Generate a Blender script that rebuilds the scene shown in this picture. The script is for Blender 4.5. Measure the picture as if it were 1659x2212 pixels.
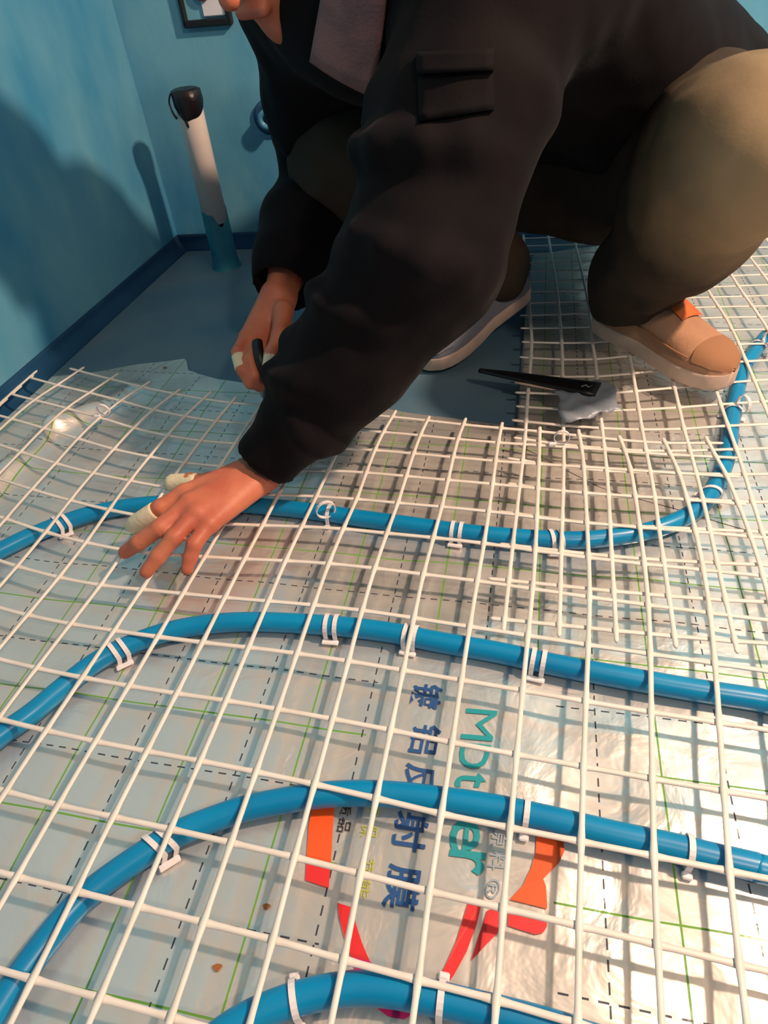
import bpy, bmesh, math, random
import numpy as np
from mathutils import Vector, Matrix, noise
from mathutils.bvhtree import BVHTree

random.seed(7); rng = np.random.default_rng(7)
for o in list(bpy.data.objects): bpy.data.objects.remove(o)
scene = bpy.context.scene
C = scene.collection

# ------------------------------------------------------------------ camera
FPX, PCX, PCY, HC = 1400.0, 829.5, 1106.0, 0.56        # focal length and centre in pixels, camera height (m)
_n = np.array([151.0, 1539.0, 1400.0]); _n /= np.linalg.norm(_n)      # straight down, in camera axes
_f = np.array([0, 0, 1.0]) - _n * _n[2]; _f /= np.linalg.norm(_f)
RW = np.stack([np.cross(_f, -_n), _f, -_n])               # camera axes (x right, y down, z ahead) -> world
CAM = np.array([0, 0, HC])
cd = bpy.data.cameras.new('camera'); cam = bpy.data.objects.new('camera', cd); C.objects.link(cam)
cd.sensor_fit = 'HORIZONTAL'; cd.sensor_width = 36.0; cd.lens = 36.0 * FPX / 1659.0; cd.clip_start = 0.02
_m = Matrix.Identity(4)
for k in range(3):
    _m[k][0] = RW[k, 0]; _m[k][1] = -RW[k, 1]; _m[k][2] = -RW[k, 2]
_m[0][3], _m[1][3], _m[2][3] = CAM
cam.matrix_world = _m
scene.camera = cam

# ------------------------------------------------------------------ light
w = bpy.data.worlds.new('world'); scene.world = w; w.use_nodes = True
bg = w.node_tree.nodes['Background']; bg.inputs[0].default_value = (0.38, 0.60, 1.0, 1); bg.inputs[1].default_value = 0.17
def lamp(name, loc, energy, col, radius):                  # bare work-lamp bulbs, up and to the right of the camera
    l = bpy.data.lights.new(name, 'POINT'); l.shadow_soft_size = radius; l.energy = energy; l.color = col
    o = bpy.data.objects.new(name, l); C.objects.link(o); o.location = loc; return o
lamp('work_lamp_key', (1.15, 0.42, 1.55), 165, (1.0, 0.70, 0.50), 0.05)
lamp('work_lamp_second', (0.72, -0.70, 1.74), 48, (1.0, 0.76, 0.56), 0.07)
vs = scene.view_settings
vs.view_transform = 'Standard'; vs.look = 'None'; vs.exposure = -0.05; vs.gamma = 1.0
try: vs.use_curve_mapping = False
except Exception: pass

# ------------------------------------------------------------------ helpers
def ray(x, y): return RW @ np.array([(x - PCX) / FPX, (y - PCY) / FPX, 1.0])
def fl(x, y, z=0.0):                                      # pixel of the photograph -> point on the level z
    r = ray(x, y); return CAM + r * ((z - HC) / r[2])
def at(x, y, d): return CAM + ray(x, y) * d               # pixel + depth -> point
V = lambda *a: np.array(a, float)

def lin(c): return tuple(((v / 255) / 12.92 if v / 255 <= 0.04045 else ((v / 255 + 0.055) / 1.055) ** 2.4) for v in c)

def mat(name, col, rough=0.5, metal=0.0, col2=None, nscale=8.0, bump=0.0, bscale=60.0, sheen=0.0, sss=0.0, trans=0.0, stretch=None, ndet=4.0, spec=None, contrast=(0.35, 0.65)):
    m = bpy.data.materials.new(name); m.use_nodes = True
    nt = m.node_tree; b = nt.nodes['Principled BSDF']
    b.inputs['Base Color'].default_value = (*col, 1); b.inputs['Roughness'].default_value = rough; b.inputs['Metallic'].default_value = metal
    if spec is not None: b.inputs['Specular IOR Level'].default_value = spec
    if sheen: b.inputs['Sheen Weight'].default_value = sheen; b.inputs['Sheen Roughness'].default_value = 0.5
    if sss: b.inputs['Subsurface Weight'].default_value = sss; b.inputs['Subsurface Radius'].default_value = (0.012, 0.005, 0.003); b.inputs['Subsurface Scale'].default_value = 0.5
    if trans: b.inputs['Transmission Weight'].default_value = trans
    tc = nt.nodes.new('ShaderNodeTexCoord'); src = tc.outputs['Object']
    if stretch:
        mp = nt.nodes.new('ShaderNodeMapping'); mp.inputs['Scale'].default_value = stretch
        nt.links.new(src, mp.inputs[0]); src = mp.outputs[0]
    if col2 is not None:
        n = nt.nodes.new('ShaderNodeTexNoise'); n.inputs['Scale'].default_value = nscale; n.inputs['Detail'].default_value = ndet
        r = nt.nodes.new('ShaderNodeValToRGB'); r.color_ramp.elements[0].position = contrast[0]; r.color_ramp.elements[1].position = contrast[1]
        r.color_ramp.elements[0].color = (*col, 1); r.color_ramp.elements[1].color = (*col2, 1)
        nt.links.new(src, n.inputs['Vector']); nt.links.new(n.outputs['Fac'], r.inputs[0]); nt.links.new(r.outputs[0], b.inputs['Base Color'])
    if bump:
        n2 = nt.nodes.new('ShaderNodeTexNoise'); n2.inputs['Scale'].default_value = bscale; n2.inputs['Detail'].default_value = 5
        bp = nt.nodes.new('ShaderNodeBump'); bp.inputs['Strength'].default_value = bump; bp.inputs['Distance'].default_value = 0.004
        nt.links.new(src, n2.inputs['Vector']); nt.links.new(n2.outputs['Fac'], bp.inputs['Height']); nt.links.new(bp.outputs[0], b.inputs['Normal'])
    return m

def mesh_obj(name, verts, faces, material, parent=None, smooth=True):
    me = bpy.data.meshes.new(name); me.from_pydata([tuple(map(float, v)) for v in verts], [], [tuple(map(int, f)) for f in faces]); me.update()
    if smooth: me.polygons.foreach_set('use_smooth', [True] * len(me.polygons))
    o = bpy.data.objects.new(name, me); C.objects.link(o)
    if material: me.materials.append(material)
    if parent is not None: o.parent = parent
    return o
def empty(name, loc=(0, 0, 0)):
    o = bpy.data.objects.new(name, None); C.objects.link(o); o.location = loc; o.empty_display_size = 0.05
    return o
def keep(o, parent):                                      # parent while keeping world coordinates
    o.parent = parent; o.matrix_parent_inverse = Matrix.Translation(parent.location).inverted()
    return o
def tag(o, label=None, cat=None, group=None, kind=None):
    if label: o['label'] = label
    if cat: o['category'] = cat
    if group: o['group'] = group
    if kind: o['kind'] = kind
    return o

def catmull(P, n):                                        # resample a control polyline
    P = np.asarray(P, float); Q = np.vstack([2 * P[0] - P[1], P, 2 * P[-1] - P[-2]]); out = []
    for k in range(1, len(Q) - 2):
        for t in np.linspace(0, 1, n, endpoint=False):
            a, b, c, d = Q[k - 1], Q[k], Q[k + 1], Q[k + 2]
            out.append(0.5 * (2 * b + (c - a) * t + (2 * a - 5 * b + 4 * c - d) * t * t + (3 * b - a - 3 * c + d) * t ** 3))
    out.append(P[-1]); return np.array(out)

def sweep(P, ra, rb=None, seg=10, up=(0, 0, 1), power=2.0):   # closed tube; ra along side, rb along up (numbers or per-point lists)
    P = np.asarray(P, float); n = len(P); rb = ra if rb is None else rb
    ra = np.broadcast_to(ra, n); rb = np.broadcast_to(rb, n)
    T = np.gradient(P, axis=0); T /= np.linalg.norm(T, axis=1)[:, None] + 1e-12
    vs_, fs = [], []
    U = np.array(up, float)
    for k in range(n):
        S = np.cross(T[k], U); 
        if np.linalg.norm(S) < 1e-4: S = np.cross(T[k], [0.3, 1, 0.2])
        S /= np.linalg.norm(S); W = np.cross(S, T[k])
        for a in range(seg):
            th = 2 * math.pi * (a + 0.5) / seg; c, s = math.cos(th), math.sin(th)
            c = math.copysign(abs(c) ** (2 / power), c); s = math.copysign(abs(s) ** (2 / power), s)
            vs_.append(P[k] + S * c * ra[k] + W * s * rb[k])
    for k in range(n - 1):
        for a in range(seg):
            b = (a + 1) % seg
            fs.append((k * seg + a, k * seg + b, (k + 1) * seg + b, (k + 1) * seg + a))
    fs.append(tuple(range(seg))[::-1]); fs.append(tuple((n - 1) * seg + a for a in range(seg)))
    return vs_, fs
def merge(*parts):
    vs_, fs = [], []
    for v, f in parts:
        o = len(vs_); vs_ += list(v); fs += [tuple(i + o for i in q) for q in f]
    return vs_, fs
def box(c, sx, sy, sz, ax=(1, 0, 0), ay=(0, 1, 0), az=(0, 0, 1)):
    c, ax, ay, az = (np.asarray(q, float) for q in (c, ax, ay, az)); vs_ = []
    for x in (-1, 1):
        for y in (-1, 1):
            for z in (-1, 1): vs_.append(c + ax * x * sx / 2 + ay * y * sy / 2 + az * z * sz / 2)
    return vs_, [(0, 1, 3, 2), (4, 6, 7, 5), (0, 4, 5, 1), (2, 3, 7, 6), (0, 2, 6, 4), (1, 5, 7, 3)]
def bevel(o, wdt=0.003, seg=2):
    m = o.modifiers.new('bevel', 'BEVEL'); m.width = wdt; m.segments = seg; m.limit_method = 'ANGLE'; return o

# signed-distance modelling: round cones blended on a grid, meshed by surface nets
class SDF:
    def __init__(s, lo, hi, h):
        s.lo = np.array(lo, float); s.h = h; s.n = np.ceil((np.array(hi) - s.lo) / h).astype(int) + 1
        s.D = np.full(s.n, 1.0, np.float32)
    def _sub(s, lo, hi, pad):
        a = np.clip(np.floor((np.asarray(lo) - pad - s.lo) / s.h).astype(int), 0, s.n - 1); b = np.clip(np.ceil((np.asarray(hi) + pad - s.lo) / s.h).astype(int) + 1, 1, s.n)
        sl = tuple(slice(a[k], b[k]) for k in range(3))
        g = [(s.lo[k] + s.h * np.arange(a[k], b[k])).astype(np.float32) for k in range(3)]
        return sl, g[0][:, None, None], g[1][None, :, None], g[2][None, None, :]
    def _put(s, sl, d, k, mode):
        D = s.D[sl]
        if mode == 'sub': d = -d; hh = np.clip(0.5 - 0.5 * (d - D) / k, 0, 1); s.D[sl] = D * (1 - 0) * 0 + (D * hh + d * (1 - hh)) * 1 + k * hh * (1 - hh)
        else: hh = np.clip(0.5 + 0.5 * (D - d) / k, 0, 1); s.D[sl] = D * (1 - hh) + d * hh - k * hh * (1 - hh)
    def cone(s, a, b, ra, rb=None, k=0.01, mode='add'):
        a, b = np.asarray(a, float), np.asarray(b, float); rb = ra if rb is None else rb
        sl, X, Y, Z = s._sub(np.minimum(a, b), np.maximum(a, b), max(ra, rb) + 2 * k + 3 * s.h)
        ba = b - a; L = float(ba @ ba) + 1e-12
        px, py, pz = X - a[0], Y - a[1], Z - a[2]
        t = np.clip((px * ba[0] + py * ba[1] + pz * ba[2]) / L, 0, 1)
        d = np.sqrt((px - t * ba[0]) ** 2 + (py - t * ba[1]) ** 2 + (pz - t * ba[2]) ** 2) - (ra + (rb - ra) * t)
        s._put(sl, d, k, mode); return s
    def chain(s, P, R, k=0.01, mode='add'):
        for i in range(len(P) - 1): s.cone(P[i], P[i + 1], R[i], R[i + 1], k, mode)
        return s
    def ell(s, c, rad, ax=None, k=0.01, mode='add'):
        c = np.asarray(c, float); rad = np.asarray(rad, float); ax = np.eye(3) if ax is None else np.asarray(ax)
        r = rad.max(); sl, X, Y, Z = s._sub(c, c, r + 2 * k + 3 * s.h)
        p = [X - c[0], Y - c[1], Z - c[2]]
        q = [(p[0] * ax[i][0] + p[1] * ax[i][1] + p[2] * ax[i][2]) for i in range(3)]
        k0 = np.sqrt(sum((q[i] / rad[i]) ** 2 for i in range(3))); k1 = np.sqrt(sum((q[i] / rad[i] ** 2) ** 2 for i in range(3))) + 1e-9
        s._put(sl, k0 * (k0 - 1) / k1, k, mode); return s
    def cut(s, p, nrm, R):                                # remove what lies beyond a plane, within R of p
        p = np.asarray(p, float); nrm = np.asarray(nrm, float) / np.linalg.norm(nrm)
        sl, X, Y, Z = s._sub(p, p, R)
        d = (X - p[0]) * nrm[0] + (Y - p[1]) * nrm[1] + (Z - p[2]) * nrm[2]
        rr = np.sqrt((X - p[0]) ** 2 + (Y - p[1]) ** 2 + (Z - p[2]) ** 2) - R * 0.95
        s.D[sl] = np.maximum(s.D[sl], np.minimum(d, -rr)); return s
    def mesh(s):
        D = s.D; D[0] = D[-1] = 1; D[:, 0] = D[:, -1] = 1; D[:, :, 0] = D[:, :, -1] = 1
        I = D < 0; n = np.array(D.shape)
        cs = np.zeros(n - 1, np.int8)
        for dx in (0, 1):
            for dy in (0, 1):
                for dz in (0, 1): cs += I[dx:n[0] - 1 + dx, dy:n[1] - 1 + dy, dz:n[2] - 1 + dz]
        act = np.argwhere((cs > 0) & (cs < 8)); idx = -np.ones(n - 1, np.int64); idx[tuple(act.T)] = np.arange(len(act))
        acc = np.zeros((len(act), 3)); cnt = np.zeros(len(act))
        cor = [(x, y, z) for x in (0, 1) for y in (0, 1) for z in (0, 1)]
        for a in cor:
            for ax in range(3):
                if a[ax]: continue
                b = list(a); b[ax] = 1
                da = D[tuple((act + a).T)]; db = D[tuple((act + b).T)]; cr = (da < 0) != (db < 0)
                t = da / (da - db + 1e-20); p = act + np.array(a, float); p[:, ax] += t
                acc[cr] += p[cr]; cnt[cr] += 1
        verts = s.lo + s.h * acc / cnt[:, None]; faces = []
        for ax in range(3):
            o1, o2 = (ax + 1) % 3, (ax + 2) % 3
            A = [slice(None)] * 3; B = [slice(None)] * 3; A[ax] = slice(0, -1); B[ax] = slice(1, None)
            ia, ib = I[tuple(A)], I[tuple(B)]; e = np.argwhere(ia != ib)
            f = ia[tuple(e.T)]
            q = []
            for (u, v) in ((0, 0), (1, 0), (1, 1), (0, 1)):
                c = e.copy(); c[:, o1] -= 1 - u; c[:, o2] -= 1 - v; q.append(idx[tuple(c.T)])
            q = np.stack(q, 1); q[~f] = q[~f][:, ::-1]; faces.append(q)
        return verts, np.vstack(faces)
def fast_obj(name, verts, faces, material, parent=None):
    me = bpy.data.meshes.new(name); nv, nf = len(verts), len(faces)
    me.vertices.add(nv); me.vertices.foreach_set('co', np.asarray(verts, np.float32).ravel())
    me.loops.add(nf * 4); me.loops.foreach_set('vertex_index', np.asarray(faces, np.int32).ravel())
    me.polygons.add(nf); me.polygons.foreach_set('loop_start', np.arange(0, nf * 4, 4, dtype=np.int32))
    me.polygons.foreach_set('use_smooth', np.ones(nf, bool)); me.update(calc_edges=True); me.validate()
    me.materials.append(material); o = bpy.data.objects.new(name, me); C.objects.link(o)
    if parent is not None: o.parent = parent
    return o
def relax(verts, faces, it=2, lam=0.5):
    v = verts.copy(); E = np.vstack([faces[:, [0, 1]], faces[:, [1, 2]], faces[:, [2, 3]], faces[:, [3, 0]]])
    deg = np.bincount(np.r_[E[:, 0], E[:, 1]], minlength=len(v))[:, None]
    for _ in range(it):
        s = np.zeros_like(v); np.add.at(s, E[:, 0], v[E[:, 1]]); np.add.at(s, E[:, 1], v[E[:, 0]])
        v += lam * (s / np.maximum(deg, 1) - v)
    return v
def vnormals(v, f):
    n = np.cross(v[f[:, 2]] - v[f[:, 0]], v[f[:, 3]] - v[f[:, 1]]); N_ = np.zeros_like(v)
    for k in range(4): np.add.at(N_, f[:, k], n)
    return N_ / (np.linalg.norm(N_, axis=1)[:, None] + 1e-12)

# ------------------------------------------------------------------ materials
M = {}
M['wall'] = mat('turquoise_coating', lin((60, 140, 182)), 0.42, col2=lin((108, 172, 196)), nscale=5.0, bump=0.35, bscale=24, stretch=(1, 1, 0.5), contrast=(0.36, 0.62))
M['floor'] = mat('blue_grey_coating', lin((78, 112, 134)), 0.40, col2=lin((98, 122, 136)), nscale=6, bump=0.2, bscale=30)
M['cove'] = mat('navy_joint_coating', lin((30, 72, 112)), 0.4, col2=lin((44, 92, 130)), nscale=9, bump=0.2, bscale=40)
M['strand'] = mat('cream_plastic', lin((240, 232, 224)), 0.45, col2=lin((228, 220, 210)), nscale=30)
M['pipe'] = mat('blue_pipe_plastic', lin((6, 140, 192)), 0.30, col2=lin((6, 128, 182)), nscale=10)
M['clip'] = mat('white_clip_plastic', lin((236, 230, 232)), 0.35)
M['pvc'] = mat('white_pvc', lin((250, 236, 226)), 0.4, col2=lin((240, 222, 212)), nscale=12)
M['pcoat'] = mat('coated_pvc', lin((28, 104, 142)), 0.4, col2=lin((52, 140, 150)), nscale=14)
M['tape_black'] = mat('black_tape', lin((22, 16, 20)), 0.38, bump=0.4, bscale=60)
M['jacket'] = mat('dark_jacket_cloth', lin((10, 7, 10)), 0.8, col2=lin((17, 12, 15)), nscale=14, bump=0.08, bscale=220, sheen=0.02, spec=0.12)
M['lining'] = mat('mauve_collar_cloth', lin((146, 110, 108)), 0.85, col2=lin((124, 96, 98)), nscale=30, bump=0.3, bscale=260, spec=0.2)
M['shirt'] = mat('rust_shirt', lin((120, 60, 48)), 0.85)
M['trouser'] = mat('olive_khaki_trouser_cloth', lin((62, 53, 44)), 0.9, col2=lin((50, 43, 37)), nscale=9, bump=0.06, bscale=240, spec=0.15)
M['skin'] = mat('skin', lin((206, 124, 92)), 0.52, col2=lin((188, 100, 76)), nscale=18, bump=0.12, bscale=160, sss=0.12)
M['bandage'] = mat('cream_finger_tape', lin((232, 216, 184)), 0.75, bump=0.2, bscale=200)
M['shoe'] = mat('tan_suede', lin((186, 142, 112)), 0.85, col2=lin((170, 128, 100)), nscale=25, bump=0.2, bscale=200, spec=0.2)
M['toecap'] = mat('brown_suede', lin((160, 116, 86)), 0.85, spec=0.2)
M['sole'] = mat('pale_rubber', lin((214, 186, 166)), 0.6, col2=lin((198, 170, 152)), nscale=30)
M['orange'] = mat('orange_cloth_tab', lin((224, 112, 40)), 0.6, col2=lin((206, 92, 34)), nscale=40)
M['greyshoe'] = mat('grey_suede', lin((120, 122, 132)), 0.85, spec=0.2)
M['black'] = mat('black_plastic', lin((16, 15, 18)), 0.45)
M['steel'] = mat('dull_steel', lin((150, 150, 150)), 0.35, metal=0.8)
M['hair'] = mat('black_hair', lin((16, 13, 12)), 0.5, bump=0.5, bscale=300)
M['eye'] = mat('eye_white', lin((220, 214, 208)), 0.2)
M['white'] = mat('white_plastic', lin((226, 226, 232)), 0.4)
M['pinkplug'] = mat('terracotta_plug', lin((176, 104, 98)), 0.6)
M['red'] = mat('red_print', lin((222, 40, 44)), 0.45)
M['magenta'] = mat('magenta_print', lin((206, 20, 112)), 0.45)
M['orangeprint'] = mat('orange_print', lin((232, 88, 30)), 0.45)
M['blueprint'] = mat('navy_print', lin((38, 82, 140)), 0.45)
M['tealprint'] = mat('teal_print', lin((24, 150, 160)), 0.45)
M['greyprint'] = mat('grey_print', lin((150, 166, 178)), 0.45)
M['limeprint'] = mat('lime_print', lin((180, 186, 70)), 0.45)
M['blackprint'] = mat('black_print', lin((50, 44, 50)), 0.45)
M['scrap'] = mat('grey_plastic_sheet', lin((140, 150, 162)), 0.35, bump=0.3, bscale=40)
M['stain'] = mat('brown_stain', lin((150, 92, 48)), 0.7)

LF = np.array([0.252, 0.968]); NF = np.array([0.968, -0.252])       # along the film / across it

def film_material():
    m = bpy.data.materials.new('aluminised_film'); m.use_nodes = True; nt = m.node_tree; b = nt.nodes['Principled BSDF']; lk = nt.links.new
    def nd(t, **k):
        n = nt.nodes.new(t)
        for a, v in k.items(): setattr(n, a, v)
        return n
    def math_(op, a, bb=None, c=None):
        n = nd('ShaderNodeMath', operation=op)
        for i, q in enumerate((a, bb, c)):
            if q is None: continue
            if isinstance(q, (int, float)): n.inputs[i].default_value = q
            else: lk(q, n.inputs[i])
        return n.outputs[0]
    tc = nd('ShaderNodeTexCoord'); sp = nd('ShaderNodeSeparateXYZ'); lk(tc.outputs['Object'], sp.inputs[0])
    X, Y = sp.outputs[0], sp.outputs[1]
    u = math_('ADD', math_('MULTIPLY', X, float(NF[0])), math_('MULTIPLY', Y, float(NF[1])))
    v = math_('ADD', math_('MULTIPLY', X, float(LF[0])), math_('MULTIPLY', Y, float(LF[1])))
    def line(c, off, per, hw):
        fr = math_('FRACT', math_('DIVIDE', math_('ADD', c, -off + per / 2 + per * 50), per))
        return math_('LESS_THAN', math_('ABSOLUTE', math_('MULTIPLY', math_('SUBTRACT', fr, 0.5), per)), hw)
    def dash(c): return math_('LESS_THAN', math_('FRACT', math_('MULTIPLY', math_('ADD', c, 9.0), 1 / 0.0135)), 0.55)
    PU, PV = 0.1055, 0.113
    dk = math_('MAXIMUM', math_('MULTIPLY', line(u, 0.0935, PU, 0.0007), dash(v)), math_('MULTIPLY', line(v, 0.234, PV, 0.0007), dash(u)))
    gr = math_('MAXIMUM', line(u, 0.0935 + PU / 2, PU, 0.0008), line(v, 0.234 + PV / 2, PV, 0.0008))
    pq = [(float(NF @ fl(*q)[:2]), float(LF @ fl(*q)[:2])) for q in ((722, 1900), (1195, 1900), (900, 1400), (900, 2260))]
    off_panel = math_('SUBTRACT', 1.0, math_('MULTIPLY', math_('MULTIPLY', math_('GREATER_THAN', u, pq[0][0]), math_('LESS_THAN', u, pq[1][0])), math_('MULTIPLY', math_('LESS_THAN', v, pq[2][1]), math_('GREATER_THAN', v, pq[3][1]))))
    dk = math_('MULTIPLY', dk, off_panel); gr = math_('MULTIPLY', gr, off_panel)      # the lettered panel carries no grid lines
    n1 = nd('ShaderNodeTexNoise'); n1.inputs['Scale'].default_value = 9; n1.inputs['Detail'].default_value = 5; lk(tc.outputs['Object'], n1.inputs['Vector'])
    base = nd('ShaderNodeValToRGB'); base.color_ramp.elements[0].color = (*lin((216, 214, 210)), 1); base.color_ramp.elements[1].color = (*lin((238, 234, 228)), 1); lk(n1.outputs['Fac'], base.inputs[0])
    mx = nd('ShaderNodeMix', data_type='RGBA'); lk(gr, mx.inputs[0]); lk(base.outputs[0], mx.inputs[6]); mx.inputs[7].default_value = (*lin((104, 160, 62)), 1)
    mx2 = nd('ShaderNodeMix', data_type='RGBA'); lk(dk, mx2.inputs[0]); lk(mx.outputs[2], mx2.inputs[6]); mx2.inputs[7].default_value = (*lin((62, 66, 78)), 1)
    lk(mx2.outputs[2], b.inputs['Base Color'])
    ink = math_('MAXIMUM', gr, dk)
    lk(math_('MULTIPLY', math_('SUBTRACT', 1.0, ink), 0.66), b.inputs['Metallic'])
    b.inputs['Roughness'].default_value = 0.30
    n2 = nd('ShaderNodeTexNoise'); n2.inputs['Scale'].default_value = 16; n2.inputs['Detail'].default_value = 4; n2.inputs['Distortion'].default_value = 0.6; lk(tc.outputs['Object'], n2.inputs['Vector'])
    bp = nd('ShaderNodeBump'); bp.inputs['Strength'].default_value = 0.35; bp.inputs['Distance'].default_value = 0.01
    lk(n2.outputs['Fac'], bp.inputs['Height']); lk(bp.outputs[0], b.inputs['Normal'])
    return m
M['film'] = film_material()

# ------------------------------------------------------------------ the room
CORNER = np.array([-0.44, 1.672]); DL = np.array([0.26, 0.9656]); DB = np.array([0.985, -0.172])
def wall(name, p, d, length, back, inward, sides=0.12, height=2.6):
    d3 = V(d[0], d[1], 0); nn = V(inward[0], inward[1], 0); c = V(p[0], p[1], height / 2) + d3 * (length / 2 - back) - nn * sides / 2
    o = mesh_obj(name, *box(c, length, sides, height, d3, nn, (0, 0, 1)), M['wall'], smooth=False); tag(o, kind='structure'); return o
nl = np.array([DL[1], -DL[0]])                             # left wall faces right
nb = np.array([DB[1], -DB[0]])                             # back wall faces the camera
wall('wall_left', CORNER - DL * 3.2, DL, 3.32, 0, nl)
wall('wall_back', CORNER, DB, 3.4, 0, nb)
flo = mesh_obj('floor', *box((0.55, 0.3, -0.05), 4.6, 4.6, 0.1), M['floor'], smooth=False); tag(flo, kind='structure')
ceil = mesh_obj('ceiling', *box((0.55, 0.3, 2.65), 4.6, 4.6, 0.1), mat('off_white_plaster', lin((138, 130, 122)), 0.9, col2=lin((124, 118, 112)), nscale=3), smooth=False); tag(ceil, kind='structure')
def cove(name, p, d, nn, length, r=0.03):
    vs_, fs = [], []; prof = [(0.0, 0.0), (r, 0.0)] + [(r - r * math.sin(t), r - r * math.cos(t)) for t in np.linspace(0.25, math.pi / 2, 6)]
    for e in (0, length):
        for a, z in prof: vs_.append(V(p[0] + d[0] * e + nn[0] * a, p[1] + d[1] * e + nn[1] * a, z))
    k = len(prof)
    for a in range(k): fs.append((a, (a + 1) % k, k + (a + 1) % k, k + a))
    fs += [tuple(range(k))[::-1], tuple(range(k, 2 * k))]
    o = mesh_obj(name, vs_, fs, M['cove']); tag(o, kind='structure'); return o
cove('trim_1', CORNER - DL * 3.0, DL, nl, 3.0); cove('trim_2', CORNER, DB, nb, 3.2)

# ------------------------------------------------------------------ reflective film on the floor
CREASE = [(fl(-60, 1100), fl(120, 942)), (fl(120, 942), fl(290, 850))]
def seg_dist(X, Y, a, b):
    ax, ay, bx, by = a[0], a[1], b[0], b[1]; dx, dy = bx - ax, by - ay
    t = np.clip(((X - ax) * dx + (Y - ay) * dy) / (dx * dx + dy * dy), 0, 1)
    return np.hypot(X - ax - t * dx, Y - ay - t * dy)
def film_z(X, Y):
    X, Y = np.asarray(X, float), np.asarray(Y, float)
    u = X * NF[0] + Y * NF[1]; v = X * LF[0] + Y * LF[1]
    z = 0.0034 + 0.0009 * np.sin(31 * u + 3 * v + 1.2) + 0.0007 * np.sin(19 * v - 9 * u) + 0.0005 * np.sin(57 * u + 23 * v) + 0.0004 * np.sin(71 * v - 37 * u + 2)
    for (a, b), hh in zip(CREASE, (0.017, 0.015)): z = z + hh * np.exp(-(seg_dist(X, Y, a, b) / 0.022) ** 2) * (1 + 0.35 * np.sin(40 * Y + 20 * X))
    return z
def inside(P, poly):
    x, y = P[:, 0], P[:, 1]; r = np.zeros(len(P), bool); n = len(poly)
    for i in range(n):
        x1, y1 = poly[i]; x2, y2 = poly[(i + 1) % n]
        c = ((y1 > y) != (y2 > y)) & (x < (x2 - x1) * (y - y1) / (y2 - y1 + 1e-12) + x1); r ^= c
    return r
def off_walls(P, gap=0.034):                               # keep floor coverings clear of the two walls
    P = np.array(P, float)
    for n2 in (nl, nb):
        d = (P[:, :2] - CORNER) @ n2; P[:, :2] += np.maximum(gap - d, 0)[:, None] * n2
    return P
def film(name, poly, step, dz):
    poly = off_walls(poly)
    lo, hi = poly.min(0), poly.max(0); nx, ny = [int((hi[k] - lo[k]) / step) + 2 for k in (0, 1)]
    gx, gy = np.meshgrid(lo[0] + step * np.arange(nx), lo[1] + step * np.arange(ny), indexing='ij')
    P = np.stack([gx.ravel(), gy.ravel()], 1); ins = inside(P, poly).reshape(nx, ny)
    cell = ins[:-1, :-1] & ins[1:, :-1] & ins[1:, 1:] & ins[:-1, 1:]
    used = np.zeros((nx, ny), bool)
    for a in (0, 1):
        for b in (0, 1): used[a:nx - 1 + a, b:ny - 1 + b] |= cell
    idx = -np.ones((nx, ny), int); idx[used] = np.arange(used.sum())
    inner = np.zeros((nx, ny), bool); inner[1:-1, 1:-1] = cell[:-1, :-1] & cell[1:, :-1] & cell[1:, 1:] & cell[:-1, 1:]
    for a, b in np.argwhere(used & ~inner):                # pull the rim onto the traced outline
        p = np.array([gx[a, b], gy[a, b]]); best = None
        for k in range(len(poly)):
            q, r = poly[k], poly[(k + 1) % len(poly)]; t = np.clip((p - q) @ (r - q) / ((r - q) @ (r - q)), 0, 1); c_ = q + t * (r - q); dd = np.hypot(*(c_ - p))
            if best is None or dd < best[0]: best = (dd, c_)
        if best[0] < 2.0 * step: gx[a, b], gy[a, b] = best[1]
    Z = film_z(gx, gy) + dz; verts = np.stack([gx[used], gy[used], Z[used]], 1)
    c = np.argwhere(cell); faces = np.stack([idx[c[:, 0], c[:, 1]], idx[c[:, 0] + 1, c[:, 1]], idx[c[:, 0] + 1, c[:, 1] + 1], idx[c[:, 0], c[:, 1] + 1]], 1)
    return fast_obj(name, verts, faces, M['film'])
def px_poly(L): return np.array([fl(x, y)[:2] for x, y in L])
edge1 = px_poly([(-320, 960), (0, 838), (90, 815), (205, 806), (330, 786), (402, 776), (408, 803), (470, 823), (560, 838), (700, 856), (850, 888), (1000, 912), (1120, 926), (1180, 930), (1420, 940), (1800, 985)])
poly1 = np.vstack([edge1, [[1.75, 0.55], [1.75, -0.45], [-0.85, -0.45], [-0.85, 0.30], [-0.80, 0.45]]])
film1 = film('reflective_film', poly1, 0.006, 0.0)
tag(film1, 'wrinkled silvery reflective film with printed grid, lettering and red emblem, under the blue pipes', 'film')
edge2 = px_poly([(1112, 962), (1120, 880), (1125, 800), (1133, 700), (1142, 620), (1150, 556), (1400, 520), (1800, 470)])
poly2 = np.vstack([edge2, [[1.75, 1.20], [1.75, 0.35], [0.60, 0.40], [0.28, 0.62]]])
film2 = film('reflective_film', poly2, 0.006, 0.0009)
tag(film2, 'silvery reflective film sheet running back under the tan shoe towards the far wall', 'film')

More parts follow.
